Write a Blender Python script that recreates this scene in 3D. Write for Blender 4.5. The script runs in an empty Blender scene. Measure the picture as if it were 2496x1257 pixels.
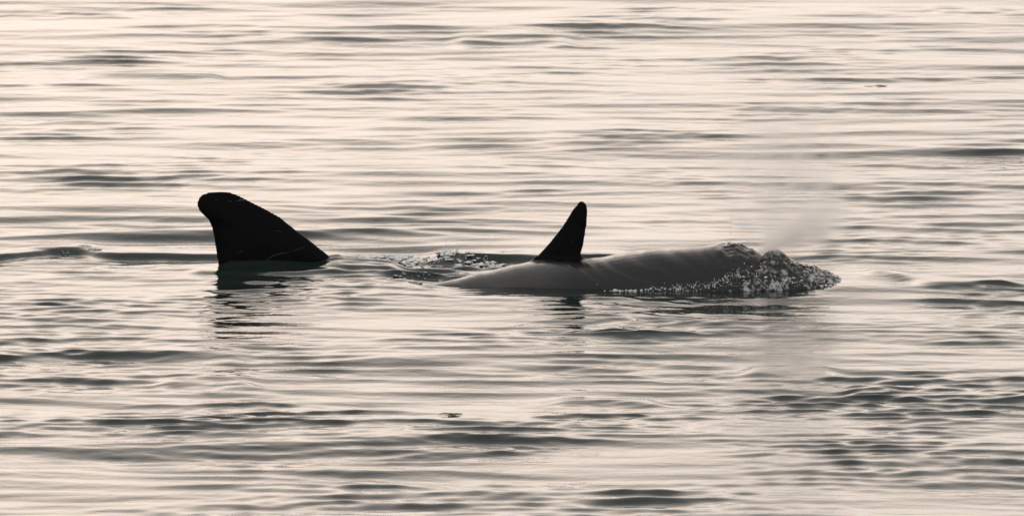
import bpy, bmesh, math, random
import numpy as np
from mathutils import Vector, noise, Matrix

random.seed(7)
rng = np.random.default_rng(11)
S = bpy.context.scene
COL = S.collection

# ------------------------------------------------------------------ camera
CAM_D, CAM_H = 120.0, 17.0
PW, PH = 2496.0, 1257.0
AIM_Y = 4.1                                  # the optical axis meets the sea here
LENS = 349.0
cam_loc = Vector((0.0, -CAM_D, CAM_H))
fwd = (Vector((0, AIM_Y, 0)) - cam_loc).normalized()
cd = bpy.data.cameras.new('camera')
cam = bpy.data.objects.new('camera', cd)
COL.objects.link(cam)
cam.location = cam_loc
cam.rotation_euler = fwd.to_track_quat('-Z', 'Y').to_euler()
cd.lens = LENS
cd.sensor_width = 36.0
cd.clip_start = 1.0
cd.clip_end = 20000.0
cd.dof.use_dof = True
cd.dof.focus_distance = 121.0
cd.dof.aperture_fstop = 4.0
S.camera = cam

# ------------------------------------------------------------------ light
SUN_EL, SUN_AZ = 16.0, -7.0                 # azimuth measured from +Y towards +X
SKY_STRENGTH = 0.05
EXPOSURE = -1.84
S.view_settings.view_transform = 'Standard'
S.view_settings.look = 'None'
S.view_settings.exposure = EXPOSURE
S.view_settings.gamma = 1.0
S.view_settings.use_curve_mapping = False

W = bpy.data.worlds.new('World')
S.world = W
W.use_nodes = True
nt = W.node_tree
bg = nt.nodes['Background']
sky = nt.nodes.new('ShaderNodeTexSky')
sky.sky_type = 'NISHITA'
sky.sun_disc = False
sky.sun_elevation = math.radians(SUN_EL)
sky.sun_rotation = math.radians(SUN_AZ)
sky.altitude = 0.0
sky.air_density = 1.0
sky.dust_density = 5.0
sky.ozone_density = 1.0
hs = nt.nodes.new('ShaderNodeHueSaturation')
hs.inputs['Saturation'].default_value = 0.42
nt.links.new(sky.outputs[0], hs.inputs['Color'])
mul = nt.nodes.new('ShaderNodeMix')
mul.data_type = 'RGBA'
mul.blend_type = 'MULTIPLY'
mul.inputs[0].default_value = 1.0
nt.links.new(hs.outputs[0], mul.inputs[6])
mul.inputs[7].default_value = (1.0, 0.84, 0.755, 1)
veil = nt.nodes.new('ShaderNodeMix')             # thin even cloud over the whole sky
veil.data_type = 'RGBA'; veil.blend_type = 'ADD'; veil.inputs[0].default_value = 1.0
nt.links.new(mul.outputs[2], veil.inputs[6])
VEIL = 58.0
veil.inputs[7].default_value = (VEIL * .985, VEIL * .958, VEIL * .945, 1)
nt.links.new(veil.outputs[2], bg.inputs['Color'])
bg.inputs['Strength'].default_value = SKY_STRENGTH

sl = bpy.data.lights.new('sun', 'SUN')
sl.energy = 0.5
sl.angle = math.radians(46.0)
sl.color = (1.0, 0.86, 0.68)
sun = bpy.data.objects.new('sun', sl)
COL.objects.link(sun)
e, a = math.radians(SUN_EL), math.radians(SUN_AZ)
sdir = Vector((math.sin(a) * math.cos(e), math.cos(a) * math.cos(e), math.sin(e)))
sun.rotation_euler = sdir.to_track_quat('Z', 'Y').to_euler()
sun.location = (0, 40, 30)

# ------------------------------------------------------------------ where a pixel of the photo lies
right = fwd.cross(Vector((0, 0, 1))).normalized()
upv = right.cross(fwd)
FPX = LENS / 36.0 * PW

def ray(px, py):
    return (fwd + right * ((px - PW / 2) / FPX) - upv * ((py - PH / 2) / FPX)).normalized()

def on_sea(px, py, z=0.0):
    d = ray(px, py)
    return cam_loc + d * ((z - cam_loc.z) / d.z)

def at_depth(px, py, y):
    d = ray(px, py)
    return cam_loc + d * ((y - cam_loc.y) / d.y)

# ------------------------------------------------------------------ small helpers
def new_mat(name):
    m = bpy.data.materials.new(name)
    m.use_nodes = True
    return m, m.node_tree.nodes, m.node_tree.links, m.node_tree.nodes['Principled BSDF']

def mesh_obj(name, verts, faces, mat=None, smooth=True):
    me = bpy.data.meshes.new(name)
    me.from_pydata([tuple(v) for v in verts], [], faces)
    me.update()
    if smooth:
        me.polygons.foreach_set('use_smooth', [True] * len(me.polygons))
    if mat:
        me.materials.append(mat)
    o = bpy.data.objects.new(name, me)
    COL.objects.link(o)
    return o

def grid_faces(nu, nv, close_v=False):
    f = []
    for i in range(nu - 1):
        for j in range(nv if close_v else nv - 1):
            j2 = (j + 1) % nv
            f.append((i * nv + j, (i + 1) * nv + j, (i + 1) * nv + j2, i * nv + j2))
    return f

def tag(o, label=None, cat=None, group=None, kind=None):
    if label: o['label'] = label
    if cat: o['category'] = cat
    if group: o['group'] = group
    if kind: o['kind'] = kind
    return o

def sm(x, a, b):
    t = np.clip((np.asarray(x, float) - a) / (b - a), 0, 1)
    return t * t * (3 - 2 * t)

def curve(pts):
    """smooth 1-D interpolation through (x, value) pairs"""
    xs = np.array([p[0] for p in pts], float)
    ys = np.array([p[1] for p in pts], float)
    m = np.gradient(ys, xs)
    def f(x):
        x = np.asarray(x, float)
        i = np.clip(np.searchsorted(xs, x) - 1, 0, len(xs) - 2)
        h = xs[i + 1] - xs[i]
        t = np.clip((x - xs[i]) / h, 0, 1)
        return ((1 + 2 * t) * (1 - t) ** 2 * ys[i] + t * (1 - t) ** 2 * h * m[i]
                + t * t * (3 - 2 * t) * ys[i + 1] + t * t * (t - 1) * h * m[i + 1])
    return f

def fuse(name, parts, voxel, smooth_it, mat):
    """join closed shells and remesh them into one continuous skin"""
    vs, fs = [], []
    for v, f in parts:
        b = len(vs)
        vs += [tuple(p) for p in v]
        fs += [tuple(i + b for i in q) for q in f]
    o = mesh_obj(name, vs, fs, None)
    r = o.modifiers.new('r', 'REMESH'); r.mode = 'VOXEL'; r.voxel_size = voxel
    s = o.modifiers.new('s', 'SMOOTH'); s.factor = 0.5; s.iterations = smooth_it
    dg = bpy.context.evaluated_depsgraph_get()
    me = bpy.data.meshes.new_from_object(o.evaluated_get(dg))
    old = o.data
    o.modifiers.clear()
    o.data = me
    bpy.data.meshes.remove(old)
    me.name = name
    me.materials.clear(); me.materials.append(mat)
    me.polygons.foreach_set('use_smooth', [True] * len(me.polygons))
    return o

def get_co(me):
    a = np.empty(len(me.vertices) * 3); me.vertices.foreach_get('co', a)
    return a.reshape(-1, 3)

def set_origin(o, p):
    """put the object's origin at p without moving its surface"""
    c = get_co(o.data) - np.array(p)
    o.data.vertices.foreach_set('co', c.ravel()); o.data.update()
    o.location = p

# ------------------------------------------------------------------ the sea surface
NEAR = on_sea(1450, 706)                     # waterline of the near animal
LEFT = on_sea(640, 640, .08)                      # foot of the rounded fin
WY = NEAR.y + 0.55                           # spine of the near animal
def envelope(X, Y, c, rx, ry):
    return np.exp(-((X - c[0]) / rx) ** 2 - ((Y - c[1]) / ry) ** 2)

def axis(lo, hi, step, far, growth):
    mid = np.arange(lo, hi + step * .5, step)
    out, s = [], step
    p = hi
    while p < far:
        s *= growth; p += s; out.append(p)
    neg, s, p = [], step, lo
    while p > -far:
        s *= growth; p -= s; neg.append(p)
    return np.concatenate([np.array(neg[::-1]), mid, np.array(out)])

ax = axis(-8.6, 8.6, 0.030, 9000, 1.13)
ay = axis(-20.0, 33.0, 0.05, 9000, 1.10)
ay = np.concatenate([ay[ay < -12], np.arange(-12, 4.5, .031), ay[ay > 4.5]])
nx, ny = len(ax), len(ay)
sx, sy = np.gradient(ax), np.gradient(ay)

def wave_sum(n, lmin, lmax, spread, slope, seed, tilt=0.0, chop=0.0, power=1.0):
    """n plane waves travelling roughly towards the camera; every component gets the same rms slope"""
    r = np.random.default_rng(seed)
    Z = np.zeros((ny, nx), np.float32); DX = np.zeros_like(Z); DY = np.zeros_like(Z)
    ls = np.exp(r.uniform(math.log(lmin), math.log(lmax), n))
    for L in ls:
        th = r.normal(tilt, spread)
        k = 2 * math.pi / L
        kx, ky = k * math.sin(th), k * math.cos(th)
        A = slope * math.sqrt(2.0 / n) / k * (L / lmax) ** (power - 1)
        ph = r.uniform(0, 2 * math.pi)
        wx = 1 - sm(sx * abs(kx) + sx * .25 * k, 0.6, 1.4); wy = 1 - sm(sy * abs(ky), 0.7, 1.6)
        cx, s_x = np.cos(kx * ax) * wx, np.sin(kx * ax) * wx
        cy, s_y = np.cos(ky * ay + ph) * wy, np.sin(ky * ay + ph) * wy
        c = np.outer(cy, cx) - np.outer(s_y, s_x)
        Z += A * c
        if chop:
            s = np.outer(s_y, cx) + np.outer(cy, s_x)
            DX -= chop * A * math.sin(th) * s; DY -= chop * A * math.cos(th) * s
    return Z, DX, DY

X, Y = np.meshgrid(ax, ay)
swell = wave_sum(14, 3.0, 9.0, 0.16, 0.028, 3, tilt=0.05, chop=.6)
mid1 = wave_sum(60, 0.6, 2.0, 0.15, 0.055, 5, tilt=-0.03, chop=1.0)
mid2 = wave_sum(60, 0.28, 0.75, 0.17, 0.075, 9, tilt=0.05, chop=1.0)
fine = wave_sum(70, 0.15, 0.34, 0.32, 0.052, 13, chop=.8)
turb = wave_sum(130, 0.11, 0.5, 0.42, 0.165, 17, chop=.5)
pat = wave_sum(16, 5.0, 16.0, 0.7, 1.0, 21)[0]; pat = pat / pat.std()
pat2 = wave_sum(16, 2.5, 8.0, 0.9, 1.0, 23)[0]; pat2 = pat2 / pat2.std()

def P2(px, py):
    p = on_sea(px, py); return (p.x, p.y)

calm = 0.4 * envelope(X, Y, P2(640, 735), 2.6, 2.6) + 0.55 * envelope(X, Y, P2(1250, 725), 3.2, 1.6)
calm = np.clip(calm, 0, .8)
low = sm(-Y, 4, 13); far = sm(Y, 5, 18)
g_mid1 = (1 + .05 * low) * (1 + .22 * pat) * (1 - .55 * calm)
g_mid2 = (1 + .15 * low - .3 * far) * np.clip(1 + .35 * pat2, .3, 1.9) * (1 - .5 * calm)
g_fine = np.clip(.85 + .55 * pat2 - .25 * pat, .1, 2.2) * (1 + .5 * sm(-Y, -3, 12)) * (1 - .4 * far)
TURB = [  # centre pixel, radii in metres, weight
    ((1075, 655), .95, 1.2, 1.0), ((990, 680), .5, .5, .8), ((650, 650), 1.3, .5, .75), ((920, 640), .8, .6, .7), ((1900, 925), 1.9, .9, .38), ((2330, 915), 1.5, .7, .55),
    ((2180, 962), 1.6, .6, .45), ((1480, 980), .9, .6, .45), ((500, 940), 1.0, .7, .5),
    ((120, 955), .8, .6, .55), ((590, 785), .45, .35, .5), ((120, 618), .6, .35, .6),
    ((1800, 715), 1.5, .5, .45), ((180, 860), 1.2, .6, .30), ((1250, 985), 3.0, 1.6, .22), ((2130, 690), .6, .7, .3)]
g_turb = np.zeros_like(X)
for c, rx, ry, w in TURB:
    g_turb += w * envelope(X, Y, P2(*c), rx, ry)
g_turb = np.clip(g_turb * (1 + .35 * pat2), 0, 1.3)
Z = swell[0] + g_mid1 * mid1[0] + g_mid2 * mid2[0] + g_fine * fine[0] + g_turb * turb[0]
DX = swell[1] + g_mid1 * mid1[1] + g_mid2 * mid2[1] + g_fine * fine[1] + g_turb * turb[1]
DY = swell[2] + g_mid1 * mid1[2] + g_mid2 * mid2[2] + g_fine * fine[2] + g_turb * turb[2]

def ridge(px0, px1, cy, h, front, back, soft=0.35):
    """a single low wave whose crest follows cy(px) (a curve in photo pixels, turned into metres)"""
    xs = np.linspace(px0, px1, 24)
    pts = [on_sea(px, float(cy(px)), h * .5) for px in xs]
    cxs = np.array([p.x for p in pts]); cys = np.array([p.y for p in pts])
    c = np.interp(X, cxs, cys)
    along = sm(X, cxs[0], cxs[0] + soft) * (1 - sm(X, cxs[-1] - soft, cxs[-1]))
    d = Y - c
    prof = np.where(d < 0, np.exp(-(d / front) ** 2), np.exp(-(d / back) ** 2))
    return h * along * prof

Z += ridge(-200, 620, curve([(-200, 640), (0, 626), (110, 612), (190, 609), (250, 618), (400, 621), (620, 622)]), .075, .13, .9)
Z += ridge(1020, 1560, curve([(1020, 628), (1110, 624), (1300, 622), (1560, 630)]), .10, .15, .9)
Z += ridge(760, 1010, curve([(760, 640), (1010, 655)]), .07, .5, .6)
Z += ridge(-100, 620, curve([(-100, 864), (150, 853), (400, 862), (620, 875)]), .04, .33, .8)
Z += ridge(360, 660, curve([(360, 935), (500, 926), (660, 936)]), .045, .26, .6)
Z += ridge(1780, 2080, curve([(1780, 910), (1900, 906), (2080, 910)]), .055, .26, .6)
Z += ridge(2030, 2250, curve([(2030, 955), (2110, 949), (2250, 958)]), .055, .22, .5)
Z += ridge(2180, 2600, curve([(2180, 958), (2290, 950), (2400, 955), (2600, 965)]), .05, .26, .5)
Z += ridge(1320, 1650, curve([(1320, 975), (1500, 972), (1650, 990)]), .045, .24, .5)
Z += ridge(1080, 1420, curve([(1080, 105), (1250, 94), (1420, 105)]), .06, .45, 1.0)
Z += ridge(150, 560, curve([(150, 190), (330, 180), (560, 190)]), .055, .42, 1.0)
Z += ridge(2080, 2500, curve([(2080, 670), (2130, 664), (2260, 690), (2500, 695)]), .05, .30, .7)
Z += ridge(600, 1700, curve([(600, 715), (1000, 722), (1400, 728), (1700, 734)]), .05, 1.2, .8, 1.2)
Z += ridge(535, 850, curve([(535, 652), (700, 648), (850, 640)]), .04, .12, .30, .15)
Z += ridge(440, 860, curve([(440, 664), (700, 668), (860, 662)]), .045, .14, .25, .3)
Z += ridge(480, 800, curve([(480, 682), (700, 690), (800, 694)]), .03, .16, .25, .3)
# water heaped round the animals
Z += .085 * envelope(X, Y, (LEFT.x + .15, LEFT.y + .15), 1.25, .50)
m = P2(815, 655); Z += .07 * envelope(X, Y, (m[0], m[1]), .5, .5) * .25
m = P2(2010, 700); Z += .05 * envelope(X, Y, m, .7, .8)
m = P2(1120, 690); Z -= .05 * envelope(X, Y, m, .55, 1.0)
# keep the wash along the near animal's flank level, so that its waterline reads
flank = np.exp(-((Y - NEAR.y + .2) / .5) ** 2) * sm(X, -1.2, -.5) * (1 - sm(X, 3.2, 4.2))
Z *= (1 - .7 * flank)

co = np.empty((ny, nx, 3), np.float32)
co[..., 0] = X + DX; co[..., 1] = Y + DY; co[..., 2] = Z
me = bpy.data.meshes.new('sea')
me.vertices.add(nx * ny)
me.vertices.foreach_set('co', co.ravel())
i0 = (np.arange(ny - 1)[:, None] * nx + np.arange(nx - 1)[None, :]).ravel()
quads = np.stack([i0, i0 + 1, i0 + nx + 1, i0 + nx], 1).astype(np.int32)
nf = len(quads)
me.loops.add(nf * 4); me.loops.foreach_set('vertex_index', quads.ravel())
me.polygons.add(nf)
me.polygons.foreach_set('loop_start', np.arange(0, nf * 4, 4, dtype=np.int32))
me.polygons.foreach_set('loop_total', np.full(nf, 4, np.int32))
me.update(calc_edges=True)
me.polygons.foreach_set('use_smooth', np.ones(nf, bool))
sea = bpy.data.objects.new('sea', me); COL.objects.link(sea)
tag(sea, kind='structure')

def sea_z(x, y):
    i = int(np.clip(np.searchsorted(ax, x), 1, nx - 1)); j = int(np.clip(np.searchsorted(ay, y), 1, ny - 1))
    return float(Z[j, i])

m, N, L, B = new_mat('sea_water')
B.inputs['Base Color'].default_value = (0.014, 0.022, 0.020, 1)
B.inputs['Roughness'].default_value = 0.07
B.inputs['IOR'].default_value = 1.333
geo = N.new('ShaderNodeNewGeometry')
mp = N.new('ShaderNodeMapping'); mp.inputs['Scale'].default_value = (2.2, 5.0, 1)
L.new(geo.outputs['Position'], mp.inputs['Vector'])
n1 = N.new('ShaderNodeTexNoise'); n1.inputs['Scale'].default_value = 1.6; n1.inputs['Detail'].default_value = 3
L.new(mp.outputs[0], n1.inputs['Vector'])
bp = N.new('ShaderNodeBump'); bp.inputs['Strength'].default_value = .35; bp.inputs['Distance'].default_value = .018
L.new(n1.outputs['Fac'], bp.inputs['Height']); L.new(bp.outputs[0], B.inputs['Normal'])
me.materials.append(m)

# ------------------------------------------------------------------ skin
def skin_material(name, film, back, saddle, finz, finx):
    m, N, L, B = new_mat(name)
    B.inputs['Base Color'].default_value = (0.006, 0.006, 0.007, 1)
    B.inputs['IOR'].default_value = 1.38
    tc = N.new('ShaderNodeTexCoord')
    # slanting sheets of water running off the back
    mp = N.new('ShaderNodeMapping')
    mp.vector_type = 'TEXTURE'
    mp.inputs['Rotation'].default_value = (0, math.radians(40), 0)
    mp.inputs['Scale'].default_value = (2.6, 1.4, .36)
    L.new(tc.outputs['Object'], mp.inputs['Vector'])
    n = N.new('ShaderNodeTexNoise'); n.inputs['Scale'].default_value = 1.6; n.inputs['Detail'].default_value = 5
    n.inputs['Distortion'].default_value = .4
    L.new(mp.outputs[0], n.inputs['Vector'])
    b = N.new('ShaderNodeBump'); b.inputs['Strength'].default_value = film; b.inputs['Distance'].default_value = .05
    L.new(n.outputs['Fac'], b.inputs['Height']); L.new(b.outputs[0], B.inputs['Normal'])
    mr = N.new('ShaderNodeMapRange'); mr.inputs['From Min'].default_value = .3; mr.inputs['From Max'].default_value = .7
    mr.inputs['To Min'].default_value = .16; mr.inputs['To Max'].default_value = .34
    L.new(n.outputs['Fac'], mr.inputs['Value']); L.new(mr.outputs[0], B.inputs['Roughness'])
    # pale rake marks
    mp2 = N.new('ShaderNodeMapping'); mp2.vector_type = 'TEXTURE'; mp2.inputs['Rotation'].default_value = (0, math.radians(-62), 0)
    mp2.inputs['Scale'].default_value = (.5, 1.0, .035)
    L.new(tc.outputs['Object'], mp2.inputs['Vector'])
    n2 = N.new('ShaderNodeTexNoise'); n2.inputs['Scale'].default_value = 2.4; n2.inputs['Detail'].default_value = 4
    L.new(mp2.outputs[0], n2.inputs['Vector'])
    r2 = N.new('ShaderNodeMapRange'); r2.inputs['From Min'].default_value = .70; r2.inputs['From Max'].default_value = .80
    r2.inputs['To Min'].default_value = 0; r2.inputs['To Max'].default_value = .35
    L.new(n2.outputs['Fac'], r2.inputs['Value'])
    mx = N.new('ShaderNodeMix'); mx.data_type = 'RGBA'
    mx.inputs[7].default_value = (.06, .06, .06, 1)
    # pigment: black, with the paler saddle patch behind the fin where the animal has one in view
    tint = N.new('ShaderNodeMix'); tint.data_type = 'RGBA'
    tint.inputs[6].default_value = (back[0], back[1], back[2], 1); tint.inputs[7].default_value = (.048, .048, .047, 1)
    if saddle:
        ms = N.new('ShaderNodeMapping'); ms.vector_type = 'TEXTURE'
        ms.inputs['Location'].default_value = saddle[0]; ms.inputs['Scale'].default_value = saddle[1]
        L.new(tc.outputs['Object'], ms.inputs['Vector'])
        g = N.new('ShaderNodeTexGradient'); g.gradient_type = 'SPHERICAL'; L.new(ms.outputs[0], g.inputs['Vector'])
        rg = N.new('ShaderNodeMapRange'); rg.interpolation_type = 'SMOOTHSTEP'
        rg.inputs['From Max'].default_value = .6; L.new(g.outputs['Fac'], rg.inputs['Value'])
        L.new(rg.outputs[0], tint.inputs[0])
    else:
        tint.inputs[0].default_value = 0
    fin = N.new('ShaderNodeMix'); fin.data_type = 'RGBA'  # fin blacker than the back: shade of its backlit side put into the colour
    sx_ = N.new('ShaderNodeSeparateXYZ'); L.new(tc.outputs['Object'], sx_.inputs[0])
    fz = N.new('ShaderNodeMapRange'); fz.inputs['From Min'].default_value = finz[0]; fz.inputs['From Max'].default_value = finz[1]
    fx = N.new('ShaderNodeMapRange'); fx.inputs['From Min'].default_value = finx[0]; fx.inputs['From Max'].default_value = finx[0] - .05
    L.new(sx_.outputs['Z'], fz.inputs['Value']); L.new(sx_.outputs['X'], fx.inputs['Value'])
    ml = N.new('ShaderNodeMath'); ml.operation = 'MULTIPLY'; L.new(fz.outputs[0], ml.inputs[0]); L.new(fx.outputs[0], ml.inputs[1])
    L.new(ml.outputs[0], fin.inputs[0]); L.new(tint.outputs[2], fin.inputs[6]); fin.inputs[7].default_value = (.004, .004, .005, 1)
    L.new(fin.outputs[2], mx.inputs[6])
    sp = N.new('ShaderNodeMapRange'); sp.inputs['To Min'].default_value = .5 if saddle else .06; sp.inputs['To Max'].default_value = .06
    L.new(ml.outputs[0], sp.inputs['Value']); L.new(sp.outputs[0], B.inputs['Specular IOR Level'])
    L.new(r2.outputs[0], mx.inputs[0]); L.new(mx.outputs[2], B.inputs['Base Color'])
    return m

def superell(t, w, h, p=2.3):
    c, s = math.cos(t), math.sin(t)
    return (w * math.copysign(abs(c) ** (2 / p), c), h * math.copysign(abs(s) ** (2 / p), s))

def body_shell(x0, x1, ztop, hgt, wid, yc, n=90, m=40, heading=None):
    v = []
    for i in range(n):
        x = x0 + (x1 - x0) * i / (n - 1)
        h, w, zt = float(hgt(x)), float(wid(x)), float(ztop(x))
        for j in range(m):
            a, b = superell(2 * math.pi * j / m, w, h)
            v.append((x, yc(x) + a, zt - h + b))
    f = grid_faces(n, m, True)
    f.append(tuple(range(m))); f.append(tuple(reversed([(n - 1) * m + j for j in range(m)])))
    return v, f

def fin_shell(outline_l, outline_r, yc, thick, lean=0.0, n=44, m=28, zbase=0):
    """a fin given by its two edges x(z); lens-shaped section, thick at the foot"""
    z0, z1 = outline_l[0][1], outline_l[-1][1]
    fl = curve([(p[1], p[0]) for p in outline_l]); fr = curve([(p[1], p[0]) for p in outline_r])
    v = []
    for i in range(n):
        t = i / (n - 1); t = 1 - (1 - t) ** 1.6
        z = z0 + (z1 - z0) * t
        a, b = float(fl(z)), float(fr(z))
        th = thick * (1 - .72 * t) * min(1.0, (b - a) / .25)
        for j in range(m):
            q = 2 * math.pi * j / m
            cx = math.copysign(abs(math.cos(q)) ** .85, math.cos(q))
            v.append(((a + b) / 2 + (b - a) / 2 * cx, yc + lean * (z - zbase) + th * math.sin(q), z))
    f = grid_faces(n, m, True)
    f.append(tuple(range(m))); f.append(tuple(reversed([(n - 1) * m + j for j in range(m)])))
    return v, f

def outline_solid(pix, y, thick_fn, yoff=0.0, lean=0.0, foot=0.0):
    """a fin as an inflated outline: closed loop of photo pixels placed at depth y"""
    pts = [at_depth(px, py, y) for px, py in pix]
    # densify with Catmull-Rom
    out = []
    n = len(pts)
    for i in range(n):
        p0, p1, p2, p3 = pts[(i - 1) % n], pts[i], pts[(i + 1) % n], pts[(i + 2) % n]
        for s in range(6):
            t = s / 6
            out.append(.5 * ((2 * p1) + (p2 - p0) * t + (2 * p0 - 5 * p1 + 4 * p2 - p3) * t * t + (3 * p1 - p0 - 3 * p2 + p3) * t ** 3))
    cx = sum(p.x for p in out) / len(out); cz = sum(p.z for p in out) / len(out)
    rings = 14
    v, f = [], []
    m = len(out)
    zs = [p.z for p in out]; z0, z1 = min(zs), max(zs)
    for side in (1, -1):
        for r in range(rings):
            k = 1 - r / rings
            prof = math.sqrt(max(0, 1 - k * k))
            for p in out:
                x = cx + (p.x - cx) * k; z = cz + (p.z - cz) * k
                th = thick_fn((z - z0) / (z1 - z0)) * prof
                v.append((x, y + side * th + lean * (z - z0), z))
        v.append((cx, y + side * thick_fn((cz - z0) / (z1 - z0)) + lean * (cz - z0), cz))
    half = rings * m + 1
    for sidx, side in enumerate((1, -1)):
        b = sidx * half
        for r in range(rings - 1):
            for j in range(m):
                j2 = (j + 1) % m
                q = (b + r * m + j, b + r * m + j2, b + (r + 1) * m + j2, b + (r + 1) * m + j)
                f.append(q if side < 0 else q[::-1])
        for j in range(m):
            q = (b + (rings - 1) * m + j, b + (rings - 1) * m + (j + 1) % m, b + rings * m)
            f.append(q if side < 0 else q[::-1])
    return v, f, m, half

def weld(shell):
    """merge the two rims of an inflated outline"""
    v, f, m, half = shell
    f = [tuple((i - half if half <= i < half + m else i) for i in q) for q in f]
    return v, f

# ------------------------------------------------------------------ near animal (blowing)
def X_at(px, y): return at_depth(px, 690, y).x
def Z_at(px, py, y): return at_depth(px, py, y).z
top_px = [(1036, 695), (1100, 683), (1150, 670), (1200, 658), (1250, 648), (1300, 640), (1360, 636), (1430, 632), (1500, 622),
          (1600, 610), (1700, 602), (1760, 597), (1805, 597), (1840, 612), (1880, 636), (1940, 655), (2000, 668), (2050, 700)]
tp = [(X_at(a, WY), Z_at(a, b, WY)) for a, b in top_px]
xA, xB = tp[0][0], tp[-1][0]
tp = [(xA - 2.2, -.62), (xA - 1.4, -.42), (xA - .6, -.18)] + tp + [(xB + .18, -.12), (xB + .30, -.30)]
ztop = curve(tp)
hgt = curve([(xA - 2.2, .10), (xA - 1.0, .24), (xA, .42), (xA + 1.6, .60), (xA + 3.2, .62), (xB - 1.0, .50), (xB - .3, .34), (xB + .15, .20), (xB + .30, .07)])
wid = curve([(xA - 2.2, .05), (xA - 1.0, .17), (xA, .36), (xA + 1.6, .62), (xA + 3.0, .66), (xB - 1.0, .50), (xB - .3, .33), (xB + .15, .20), (xB + .30, .07)])
parts = [body_shell(xA - 2.2, xB + .30, ztop, hgt, wid, lambda x: WY)]
fin_px = [(1290, 642), (1311, 622), (1331, 600), (1351, 576), (1370, 552), (1384, 529), (1397, 508), (1406, 497), (1415, 490), (1425, 491), (1432, 498),
          (1435, 509), (1433, 528), (1430, 553), (1426, 580), (1421, 605), (1415, 622), (1418, 629), (1428, 634), (1422, 650), (1400, 672), (1340, 672), (1298, 660)]
parts.append(weld(outline_solid(fin_px, WY + .05, lambda t: .095 - .065 * t, lean=.06)))
def slab(pts, z, th):
    v = [(p[0], p[1], z + th) for p in pts] + [(p[0], p[1], z - th) for p in pts]
    n = len(pts)
    f = [tuple(range(n)), tuple(range(2 * n - 1, n - 1, -1))] + [(i, i + n, (i + 1) % n + n, (i + 1) % n) for i in range(n)]
    return v, f
xt = xA - 2.1
fl = [(xt + .25, WY), (xt, WY + .35), (xt - .30, WY + .75), (xt - .48, WY + .95), (xt - .40, WY + .6), (xt - .28, WY + .2), (xt - .22, WY)]
fl += [(p[0], 2 * WY - p[1]) for p in fl[-2:0:-1]]
parts.append(slab(fl, -.73, .035))
for s in (1, -1):
    xp = xB - 1.25
    pf = [(xp, WY + s * .35), (xp + .1, WY + s * .8), (xp - .15, WY + s * 1.25), (xp - .45, WY + s * 1.2), (xp - .5, WY + s * .8), (xp - .4, WY + s * .35)]
    if s < 0: pf = pf[::-1]
    parts.append(slab(pf, -.55, .05))
ox = X_at(1550, WY)
skin = skin_material('wet_back_skin', .6, (.014, .014, .014), ((X_at(1230, WY) - ox, 0, .25), (1.1, 1.2, .8)), (.27, .30), (X_at(1450, WY) - ox, 0))
whale = fuse('killer_whale', parts, .022, 5, skin)
c = get_co(whale.data)
# water sheets and folds standing proud of the wet skin; a lumpy brow round the blowhole
for i in range(len(c)):
    x, y, z = c[i]
    if z < -.15: continue
    p = Vector((x, y, z))
    u = x + 1.9 * z + .5 * noise.noise(p * 1.3)
    w_ = noise.noise(Vector((u * 1.9, y * .4, 2.2))) + .45 * noise.noise(Vector((u * 6.5, y * .8, 7.7)))
    d = .020 * w_ * min(1, max(0, z) / .05) * (0 if (z > .33 and x < X_at(1450, WY)) else 1)
    hx = X_at(1800, WY)
    k = math.exp(-((x - hx - .02) / .26) ** 4)
    if k > .02:
        d += k * (.034 * noise.noise(p * 6) + .026 * noise.noise(p * 13) + .008)
    c[i, 2] += d; c[i, 1] -= d * .6
whale.data.vertices.foreach_set('co', c.ravel())
set_origin(whale, (X_at(1550, WY), WY, 0))
tag(whale, 'killer whale with long grey wet back, narrow pointed fin and mist at its blowhole', 'whale')

# ------------------------------------------------------------------ far animal (rounded fin)
LY = LEFT.y + .1
fin2_px = [(532, 652), (528, 628), (523, 600), (518, 572), (513, 552), (505, 535), (493, 524), (483, 513), (480, 500), (481, 486), (489, 474), (504, 467), (524, 464),
           (547, 464), (570, 470), (595, 482), (620, 496), (650, 511), (680, 527), (705, 546), (730, 566), (755, 584), (780, 605), (800, 620), (812, 632),
           (840, 655), (800, 690), (700, 705), (600, 700), (545, 690)]
v, f, mm, half = outline_solid(fin2_px, LY, lambda t: .15 - .11 * t, lean=.03)
parts = [weld((v, f, mm, half))]
xl0, xl1 = X_at(100, LY), X_at(1080, LY)
zt2 = curve([(xl0 - 1, -.9), (xl0, -.6), (X_at(400, LY), -.22), (X_at(560, LY), -.06), (X_at(700, LY), -.01), (X_at(800, LY), -.02), (X_at(900, LY), -.14), (xl1, -.45), (xl1 + .8, -.75), (xl1 + 1.2, -1.0)])
hg2 = curve([(xl0 - 1, .10), (xl0, .25), (xl0 + 1.6, .55), (xl0 + 3.4, .66), (xl1, .5), (xl1 + .8, .3), (xl1 + 1.2, .08)])
parts.append(body_shell(xl0 - 1, xl1 + 1.2, zt2, hg2, hg2, lambda x: LY))
fl = [(xl0 - .7, LY), (xl0 - .95, LY + .35), (xl0 - 1.3, LY + .8), (xl0 - 1.5, LY + 1.0), (xl0 - 1.4, LY + .6), (xl0 - 1.25, LY + .2), (xl0 - 1.2, LY)]
fl += [(p[0], 2 * LY - p[1]) for p in fl[-2:0:-1]]
parts.append(slab(fl, -.98, .035))
skin2 = skin_material('wet_black_skin', .25, (.004, .004, .005), None, (.0, .05), (4, 0))
whale2 = fuse('killer_whale', parts, .022, 4, skin2)
set_origin(whale2, (X_at(650, LY), LY, 0))
tag(whale2, 'killer whale almost under water, only its broad round-tipped black fin showing', 'whale')

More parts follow.
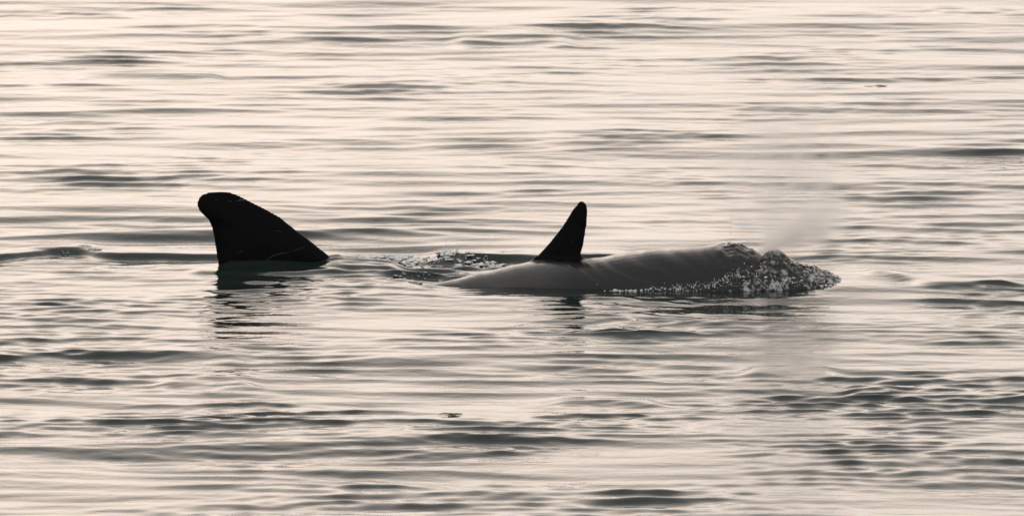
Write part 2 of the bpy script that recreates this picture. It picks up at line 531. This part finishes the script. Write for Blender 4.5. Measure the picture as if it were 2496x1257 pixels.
# ------------------------------------------------------------------ foam, spray and churned water
def foam_mat():
    m, N, L, B = new_mat('foam')
    B.inputs['Base Color'].default_value = (.82, .82, .80, 1)
    B.inputs['Roughness'].default_value = .35
    B.inputs['Transmission Weight'].default_value = .1
    B.inputs['Subsurface Weight'].default_value = 0.0
    return m
FOAM = foam_mat()

def churn_mat(name, scale, lo, hi):
    m, N, L, B = new_mat(name)
    B.inputs['Roughness'].default_value = .08
    B.inputs['IOR'].default_value = 1.36
    tc = N.new('ShaderNodeTexCoord')
    n = N.new('ShaderNodeTexNoise'); n.inputs['Scale'].default_value = scale; n.inputs['Detail'].default_value = 4
    n.inputs['Roughness'].default_value = .65
    L.new(tc.outputs['Object'], n.inputs['Vector'])
    mr = N.new('ShaderNodeMapRange'); mr.inputs['From Min'].default_value = lo; mr.inputs['From Max'].default_value = hi
    L.new(n.outputs['Fac'], mr.inputs['Value'])
    nb = N.new('ShaderNodeTexNoise'); nb.inputs['Scale'].default_value = 3.0; nb.inputs['Detail'].default_value = 2
    L.new(tc.outputs['Object'], nb.inputs['Vector'])
    ma = N.new('ShaderNodeMath'); ma.operation = 'MULTIPLY_ADD'; L.new(nb.outputs['Fac'], ma.inputs[0])
    ma.inputs[1].default_value = .7; L.new(n.outputs['Fac'], ma.inputs[2])
    ms_ = N.new('ShaderNodeMath'); ms_.operation = 'SUBTRACT'; L.new(ma.outputs[0], ms_.inputs[0]); ms_.inputs[1].default_value = .33
    L.new(ms_.outputs[0], mr.inputs['Value'])
    mx = N.new('ShaderNodeMix'); mx.data_type = 'RGBA'
    mx.inputs[6].default_value = (.014, .018, .016, 1); mx.inputs[7].default_value = (.66, .66, .63, 1)
    L.new(mr.outputs[0], mx.inputs[0]); L.new(mx.outputs[2], B.inputs['Base Color'])
    b = N.new('ShaderNodeBump'); b.inputs['Strength'].default_value = .35; b.inputs['Distance'].default_value = .02
    L.new(n.outputs['Fac'], b.inputs['Height']); L.new(b.outputs[0], B.inputs['Normal'])
    return m
CHURN = churn_mat('churned_water', 13, .56, .86)
CHURN2 = churn_mat('foaming_water', 17, .58, .80)

ICO_V, ICO_F = None, None
def ico():
    global ICO_V, ICO_F
    if ICO_V is None:
        b = bmesh.new(); bmesh.ops.create_icosphere(b, subdivisions=1, radius=1)
        ICO_V = np.array([v.co[:] for v in b.verts]); ICO_F = np.array([[v.index for v in f.verts] for f in b.faces]); b.free()
    return ICO_V, ICO_F

class Blobs:
    def __init__(self): self.v, self.f, self.n = [], [], 0
    def add(self, p, r, flat=1.0, ragged=.35, stretch=1.0):
        iv, fi = ico()
        q = iv * (1 + rng.normal(0, ragged, (len(iv), 1)))
        q = q * np.array([r * stretch, r, r * flat])
        a = rng.uniform(0, 6.28); ca, sa = math.cos(a * .15 - .4), math.sin(a * .15 - .4)
        q[:, [0, 1]] = q[:, [0, 1]] @ np.array([[ca, sa], [-sa, ca]])
        self.v.append(q + np.array(p)); self.f.append(fi + self.n); self.n += len(iv)
    def jet(self, p, length, lean, w):
        """a thin tapering tongue of thrown water"""
        k, rings = 5, 7
        vs = []
        for i in range(rings):
            t = i / (rings - 1)
            c = np.array(p) + np.array([lean * t * length, rng.normal(0, .004), length * (t - .25 * t * t)])
            for j in range(k):
                q = 6.283 * j / k
                vs.append(c + w * (1 - t * .9) * np.array([math.cos(q), math.sin(q), 0]) * rng.uniform(.7, 1.3))
        fs = []
        for i in range(rings - 1):
            for j in range(k):
                a, b2 = i * k + j, i * k + (j + 1) % k
                fs += [(a, b2, b2 + k), (a, b2 + k, a + k)]
        self.v.append(np.array(vs)); self.f.append(np.array(fs) + self.n); self.n += len(vs)
    def build(self, name, mat):
        v = np.concatenate(self.v); f = np.concatenate(self.f)
        return mesh_obj(name, v.tolist(), [tuple(q) for q in f.tolist()], mat)

def foam_patch(spots, jets, label, cat='foam'):
    """spots: (px, py, half length px, half height px, count, largest size m)"""
    b = Blobs()
    for px, py, hx, hy, n, r in spots:
        for _ in range(n):
            u, w = rng.normal(0, .45), rng.normal(0, .45)
            p = on_sea(px + u * hx, py + w * hy)
            z = sea_z(p.x, p.y)
            rr = r * rng.uniform(.2, 1) ** 1.6
            b.add((p.x, p.y, z + rr * .3), rr, flat=rng.uniform(.35, .8), stretch=rng.uniform(1, 2.6))
    for px, py, hpx, lean, w in jets:
        p = on_sea(px, py)
        b.jet((p.x, p.y, sea_z(p.x, p.y) - .01), hpx / 200.0, lean, w)
        for _ in range(4):
            b.add((p.x + rng.normal(0, .03) + lean * hpx / 200, p.y, sea_z(p.x, p.y) + hpx / 200 * rng.uniform(.6, 1.2)), .005)
    o = b.build('foam', FOAM)
    c = get_co(o.data).mean(0)
    set_origin(o, (float(c[0]), float(c[1]), float(c[2])))
    return tag(o, label, cat, kind='stuff')

foam_patch([(900, 628, 34, 7, 190, .026), (975, 623, 40, 6, 140, .024), (1022, 629, 26, 5, 110, .026), (950, 636, 50, 5, 60, .02), (1000, 642, 40, 4, 40, .02),
            (1058, 640, 18, 5, 20, .018), (870, 636, 20, 4, 20, .02)], [],
           'low band of white foam on the water just right of the broad fin')
foam_patch([(1094, 629, 20, 7, 170, .028), (1120, 640, 12, 4, 20, .02), (1176, 640, 34, 4, 70, .03), (1205, 646, 22, 3, 50, .03), (1150, 635, 14, 4, 14, .02)],
           [(1086, 632, 26, -.25, .010), (1096, 634, 22, .1, .010), (1106, 634, 30, .5, .012), (1110, 632, 28, .35, .008), (1136, 636, 16, -.2, .006),
            (1190, 644, 24, -.5, .010), (1196, 645, 22, -.55, .008), (1204, 647, 14, -.4, .008), (1226, 624, 6, 0, .005), (1228, 633, 6, 0, .004)],
           'splash of white water with thin upright tongues in front of the narrow fin')
foam_patch([(985, 676, 20, 2, 26, .014), (1000, 690, 30, 3, 26, .016), (970, 665, 26, 2, 22, .014), (1030, 676, 36, 2, 24, .012), (1120, 664, 30, 4, 18, .012)], [],
           'thin lines of foam in the dark hollow behind the grey tail end')
foam_patch([(208, 612, 14, 2, 34, .018), (228, 618, 12, 2, 26, .018), (160, 619, 16, 1, 10, .010)], [],
           'small curl of foam on the dark crest at the far left')

foam_patch([(700, 634, 90, 1.5, 26, .008), (792, 628, 16, 2, 22, .012), (560, 640, 40, 1, 10, .006)], [],
           'few specks of froth along the foot of the rounded fin')

def arch(name, px0, px1, top, front_w, back_w, yc, mat, amp, seed, nu=200, nv=70, base=-.06, lump=9.0):
    """a lumpy bank of water: arched cross-section whose height follows the curve top(px)"""
    v = []
    for i in range(nu):
        px = px0 + (px1 - px0) * i / (nu - 1)
        x = X_at(px, yc)
        h = float(top(px))
        endf = min(1, (i + 1) / 10, (nu - i) / 14)
        for j in range(nv):
            t = j / (nv - 1)
            q = math.pi * t
            yy = yc - math.cos(q) * (front_w if t < .5 else back_w) * (.4 + .6 * endf)
            zz = base + (h - base) * math.sin(q) ** .75 * endf
            p = Vector((x, yy, zz))
            s = Vector((seed, seed * 2.3, seed * .7))
            p = Vector((x + .8 * zz, yy, zz * .55 - .3 * x))
            d = noise.noise(p * lump + s) * amp + noise.noise(p * lump * 2.3 + s) * amp * .8 + noise.noise(p * lump * 5 + s) * amp * .5
            d *= math.sin(q) ** .5 * endf
            e2 = noise.noise(p * lump * 1.7 + s * 3) * amp * .8
            v.append((x + e2 * .6, yy - d * .8 * (1 if t < .5 else -1), zz + d * .9))
    o = mesh_obj(name, v, grid_faces(nu, nv), mat)
    set_origin(o, (X_at((px0 + px1) / 2, yc), yc, 0))
    return o

def hz(px, py, y): return Z_at(px, py, y)
hy = WY - .05
top = curve([(1834, hz(1834, 640, hy)), (1850, hz(1850, 632, hy)), (1866, hz(1866, 618, hy)), (1884, hz(1884, 611, hy)), (1905, hz(1905, 615, hy)), (1925, hz(1925, 630, hy)),
             (1945, hz(1945, 643, hy)), (1985, hz(1985, 653, hy)), (2020, hz(2020, 666, hy)), (2044, hz(2044, 677, hy)), (2062, hz(2062, 694, hy)), (2075, -.02)])
o = arch('water_hood', 1834, 2075, top, .52, .45, hy, CHURN, .022, 3.1, 260, 120, lump=12)
tag(o, 'lumpy hood of glittering broken water pouring over the blowing head', 'splash', kind='stuff')
fy = NEAR.y - .02
top = curve([(1450, .0), (1500, .015), (1560, .02), (1600, .035), (1660, .05), (1720, .09), (1780, .17), (1812, .24), (1850, .20), (1900, .17), (1960, .12), (2010, .09), (2056, .02)])
o = arch('flank_splash', 1560, 2060, top, .16, .30, fy, CHURN2, .026, 8.4, 420, 46, lump=11)
tag(o, 'ragged bank of foaming water along the foot of the grey body', 'splash', kind='stuff')

b = Blobs()
for _ in range(220):                          # foam beads caught in the bank
    px = rng.uniform(1470, 2045)
    w = float(top(px))
    if px < 1570: n = w * .4; r = rng.uniform(.005, .014)
    else: n = w * rng.uniform(0, 1.15) ** .8; r = .003 + .009 * rng.uniform(0, 1) ** 3
    b.add((X_at(px, fy), fy - .16 * math.sqrt(max(0, 1 - min(1, n / (w + .001)) ** 2)) + rng.normal(0, .02), n + .005), r, stretch=rng.uniform(1, 2))
for _ in range(80):                          # small tongues thrown off the bank
    px = rng.uniform(1590, 1900); w = float(top(px))
    b.jet((X_at(px, fy), fy - .1 + rng.uniform(-.05, .1), w * rng.uniform(.3, .9)), rng.uniform(.03, .09), rng.uniform(-.9, .5), rng.uniform(.003, .007))
for _ in range(70):                          # flecks above it
    px = rng.normal(1760, 90)
    b.add((X_at(px, fy), fy + rng.uniform(-.1, .1), max(.02, float(top(px)) + abs(rng.normal(0, .05)))), rng.uniform(.003, .007))
for _ in range(60):
    px = rng.uniform(1850, 2050); t = rng.uniform(0, 1)
    hh = hz(px, 612 + max(0, px - 1880) * .36, hy)
    b.add((X_at(px, hy), hy - .54 * math.sqrt(1 - t * t), hh * t), rng.uniform(.002, .008), stretch=rng.uniform(1, 1.8))
for px, py, hx, n in [(1520, 704, 50, 70)]:
    for _ in range(n):
        q = on_sea(px + rng.normal(0, .5) * hx, py + rng.normal(0, 1.0))
        b.add((q.x, q.y, sea_z(q.x, q.y) + .012), rng.uniform(.006, .016), flat=.5, stretch=2.5)
o = b.build('foam', FOAM); set_origin(o, (X_at(1750, fy), fy, 0))
tag(o, 'beads of white foam along the waterline of the grey body', 'foam', kind='stuff')

b = Blobs()                                   # drops thrown up with the breath
for _ in range(70):
    py = rng.uniform(470, 594)
    px = 1778 + (594 - py) * .12 + rng.normal(0, 4) + 4 * math.sin(py * .1)
    p = at_depth(px, py, WY + rng.normal(0, .05)); b.add(p, rng.uniform(.003, .006), ragged=.2)
for _ in range(110):
    t = rng.uniform(0, 1) ** 1.5
    px = 1852 + t * 170 + rng.normal(0, 8 + 40 * t); py = 612 - t * 110 + rng.normal(0, 6 + 40 * t)
    p = at_depth(px, py, WY + rng.normal(0, .08)); b.add(p, rng.uniform(.002, .0045), ragged=.2)
for _ in range(50):
    px, py = rng.normal(1830, 40), 596 - abs(rng.normal(0, 14))
    p = at_depth(px, py, WY + rng.normal(0, .08)); b.add(p, rng.uniform(.003, .007), ragged=.2)
o = b.build('spray_drops', FOAM); set_origin(o, tuple(at_depth(1850, 600, WY)))
tag(o, 'fine bright drops thrown up in a thin column above the blowhole', 'spray', kind='stuff')

# ------------------------------------------------------------------ breath
cen = at_depth(1920, 450, WY + .1)
bm = bmesh.new(); bmesh.ops.create_icosphere(bm, subdivisions=4, radius=1)
for vtx in bm.verts:
    vtx.co = Vector((vtx.co.x * 1.05, vtx.co.y * .6, vtx.co.z * 1.22))
me = bpy.data.meshes.new('breath_mist'); bm.to_mesh(me); bm.free()
mist = bpy.data.objects.new('breath_mist', me); COL.objects.link(mist); mist.location = cen
m = bpy.data.materials.new('mist'); m.use_nodes = True
N, L = m.node_tree.nodes, m.node_tree.links
N.remove(N['Principled BSDF'])
pv = N.new('ShaderNodeVolumePrincipled'); pv.inputs['Color'].default_value = (1, .985, .97, 1); pv.inputs['Anisotropy'].default_value = .78
L.new(pv.outputs[0], N['Material Output'].inputs['Volume'])
tc = N.new('ShaderNodeTexCoord')
def math_n(op, a, b=None, clamp=False):
    n = N.new('ShaderNodeMath'); n.operation = op; n.use_clamp = clamp
    for i, q in enumerate((a, b)):
        if q is None: continue
        if isinstance(q, (int, float)): n.inputs[i].default_value = q
        else: L.new(q, n.inputs[i])
    return n.outputs[0]
def vec_n(op, a, b):
    n = N.new('ShaderNodeVectorMath'); n.operation = op
    for i, q in enumerate((a, b)):
        if q is None: continue
        if isinstance(q, (tuple, Vector)): n.inputs[i].default_value = tuple(q)
        elif isinstance(q, (int, float)): n.inputs['Scale'].default_value = q
        else: L.new(q, n.inputs[i])
    return n
P = tc.outputs['Object']
nz = N.new('ShaderNodeTexNoise'); nz.inputs['Scale'].default_value = 3.2; nz.inputs['Detail'].default_value = 4; L.new(P, nz.inputs['Vector'])
nf_ = math_n('MULTIPLY', math_n('SUBTRACT', nz.outputs['Fac'], .38), 3.4, True)
def plume(org_px, end_px, w0, w1, dens, fade):
    o_ = at_depth(*org_px, WY) - cen; e_ = at_depth(*end_px, WY) - cen
    d = (e_ - o_); ln = d.length; d.normalize()
    q = vec_n('SUBTRACT', P, o_).outputs[0]
    t = vec_n('DOT_PRODUCT', q, d).outputs['Value']
    tt = math_n('DIVIDE', t, ln)
    pr = N.new('ShaderNodeVectorMath'); pr.operation = 'SCALE'; pr.inputs[0].default_value = tuple(d); L.new(t, pr.inputs['Scale'])
    rr = vec_n('LENGTH', vec_n('SUBTRACT', q, pr.outputs[0]).outputs[0], None).outputs['Value']
    w = math_n('ADD', math_n('MULTIPLY', tt, w1 - w0), w0)
    w = math_n('MAXIMUM', w, .02)
    x = math_n('DIVIDE', rr, w)
    g = math_n('EXPONENT', math_n('MULTIPLY', math_n('MULTIPLY', x, x), -1))
    end = math_n('SUBTRACT', 1, math_n('DIVIDE', math_n('MAXIMUM', tt, 0), 1.0), True)
    end = math_n('POWER', end, fade)
    st = math_n('GREATER_THAN', tt, 0)
    return math_n('MULTIPLY', math_n('MULTIPLY', g, end), math_n('MULTIPLY', st, dens))
jet = math_n('MULTIPLY', plume((1850, 618), (2070, 500), .035, .32, 38.0, 1.2), math_n('ADD', math_n('MULTIPLY', nf_, .6), .4))
d = math_n('ADD', jet, math_n('MULTIPLY', plume((1850, 640), (1960, 190), .30, .95, 3.6, .6), nf_))
sph = N.new('ShaderNodeMapping'); sph.vector_type = 'TEXTURE'; sph.inputs['Scale'].default_value = (1.05, .6, 1.22); L.new(P, sph.inputs['Vector'])
gr = N.new('ShaderNodeTexGradient'); gr.gradient_type = 'SPHERICAL'; L.new(sph.outputs[0], gr.inputs['Vector'])
d = math_n('MULTIPLY', d, math_n('MULTIPLY', gr.outputs['Fac'], 5, True))
L.new(d, pv.inputs['Density'])
me.materials.append(m)
tag(mist, 'pale cone of breath mist drifting up and right from the blowhole', 'mist', kind='stuff')
S.cycles.volume_bounces = 10
S.cycles.max_bounces = 16
S.cycles.volume_step_rate = 0.5
S.cycles.volume_max_steps = 128

# ------------------------------------------------------------------ floating weed
m, N, L, B = new_mat('seaweed')
B.inputs['Base Color'].default_value = (.09, .065, .03, 1); B.inputs['Roughness'].default_value = .4
def weed(px, py, span, n, label, seed):
    r = random.Random(seed)
    v, f = [], []
    for k in range(n):
        c = on_sea(px + r.gauss(0, .4) * span, py + r.gauss(0, 1.5))
        z = sea_z(c.x, c.y)
        ln, w, a = r.uniform(.04, .16), r.uniform(.004, .009), r.uniform(-.5, .5)
        h = r.uniform(0, .01)
        b0 = len(v)
        for i in range(6):
            t = i / 5
            x = c.x + (t - .5) * ln * math.cos(a); y = c.y + (t - .5) * ln * math.sin(a) * 2
            zz = z + .006 + h * math.sin(math.pi * t) + r.uniform(0, .006)
            ww = w * math.sin(math.pi * (.12 + .8 * t))
            v += [(x, y - ww, zz), (x, y, zz + ww * .8), (x, y + ww, zz), (x, y, zz - ww * .6)]
        for i in range(5):
            for j in range(4):
                f.append((b0 + i * 4 + j, b0 + i * 4 + (j + 1) % 4, b0 + i * 4 + 4 + (j + 1) % 4, b0 + i * 4 + 4 + j))
        f.append((b0, b0 + 1, b0 + 2, b0 + 3)); f.append((b0 + 20, b0 + 23, b0 + 22, b0 + 21))
    o = mesh_obj('floating_seaweed', v, f, m)
    q = on_sea(px, py); set_origin(o, (q.x, q.y, sea_z(q.x, q.y)))
    tag(o, label, 'seaweed')
weed(1108, 1015, 36, 16, 'small dark clump of seaweed floating low in the foreground ripples', 3)
weed(2140, 211, 30, 12, 'thin brown streak of seaweed floating far off at upper right', 4)

# ------------------------------------------------------------------ pale scratches on the rounded fin
m, N, L, B = new_mat('scar_tissue')
B.inputs['Base Color'].default_value = (.065, .06, .055, 1); B.inputs['Roughness'].default_value = .5
dgs = bpy.context.evaluated_depsgraph_get()
def on_animal(o, px, py):
    d = ray(px, py)
    ok, p, n, _ = o.ray_cast(cam_loc - o.location, d)
    return (p, n) if ok else (None, None)
def scar(o, pix, w):
    cv = [curve([(i, p[k]) for i, p in enumerate(pix)]) for k in (0, 1)]
    v, f, rows = [], [], 0
    n = 10 * (len(pix) - 1)
    for i in range(n + 1):
        t = i / 10
        p, nr = on_animal(o, float(cv[0](t)), float(cv[1](t)))
        if p is None: continue
        ww = w * (.35 + .65 * math.sin(math.pi * i / n))
        v += [p + Vector((0, 0, ww)) - nr * .002, p + nr * .003, p - Vector((0, 0, ww)) - nr * .002, p - nr * .006]
        rows += 1
    for i in range(rows - 1):
        for j in range(4):
            f.append((i * 4 + j, i * 4 + (j + 1) % 4, i * 4 + 4 + (j + 1) % 4, i * 4 + 4 + j))
    if rows < 2: return
    f += [(3, 2, 1, 0), tuple(4 * (rows - 1) + j for j in range(4))]
    k = mesh_obj('scar', v, f, m); k.parent = o
bpy.context.view_layer.update()
for pix, w in [([(576, 490), (588, 488), (598, 489)], .008), ([(555, 491), (560, 490), (566, 490)], .004),
               ([(643, 637), (665, 624), (688, 617), (706, 614)], .005), ([(706, 614), (728, 607), (746, 601)], .003),
               ([(668, 563), (680, 563), (690, 570), (688, 578)], .003), ([(543, 562), (550, 548), (558, 538)], .002),
               ([(550, 590), (556, 575), (562, 563)], .0025), ([(572, 622), (582, 615), (592, 611)], .003), ([(570, 606), (573, 596)], .003),
               ([(652, 600), (653, 588)], .002), ([(525, 486), (532, 488)], .004)]:
    scar(whale2, pix, w)
for pix, w in [([(1392, 593), (1396, 588), (1400, 580)], .003)]:
    scar(whale, pix, w)
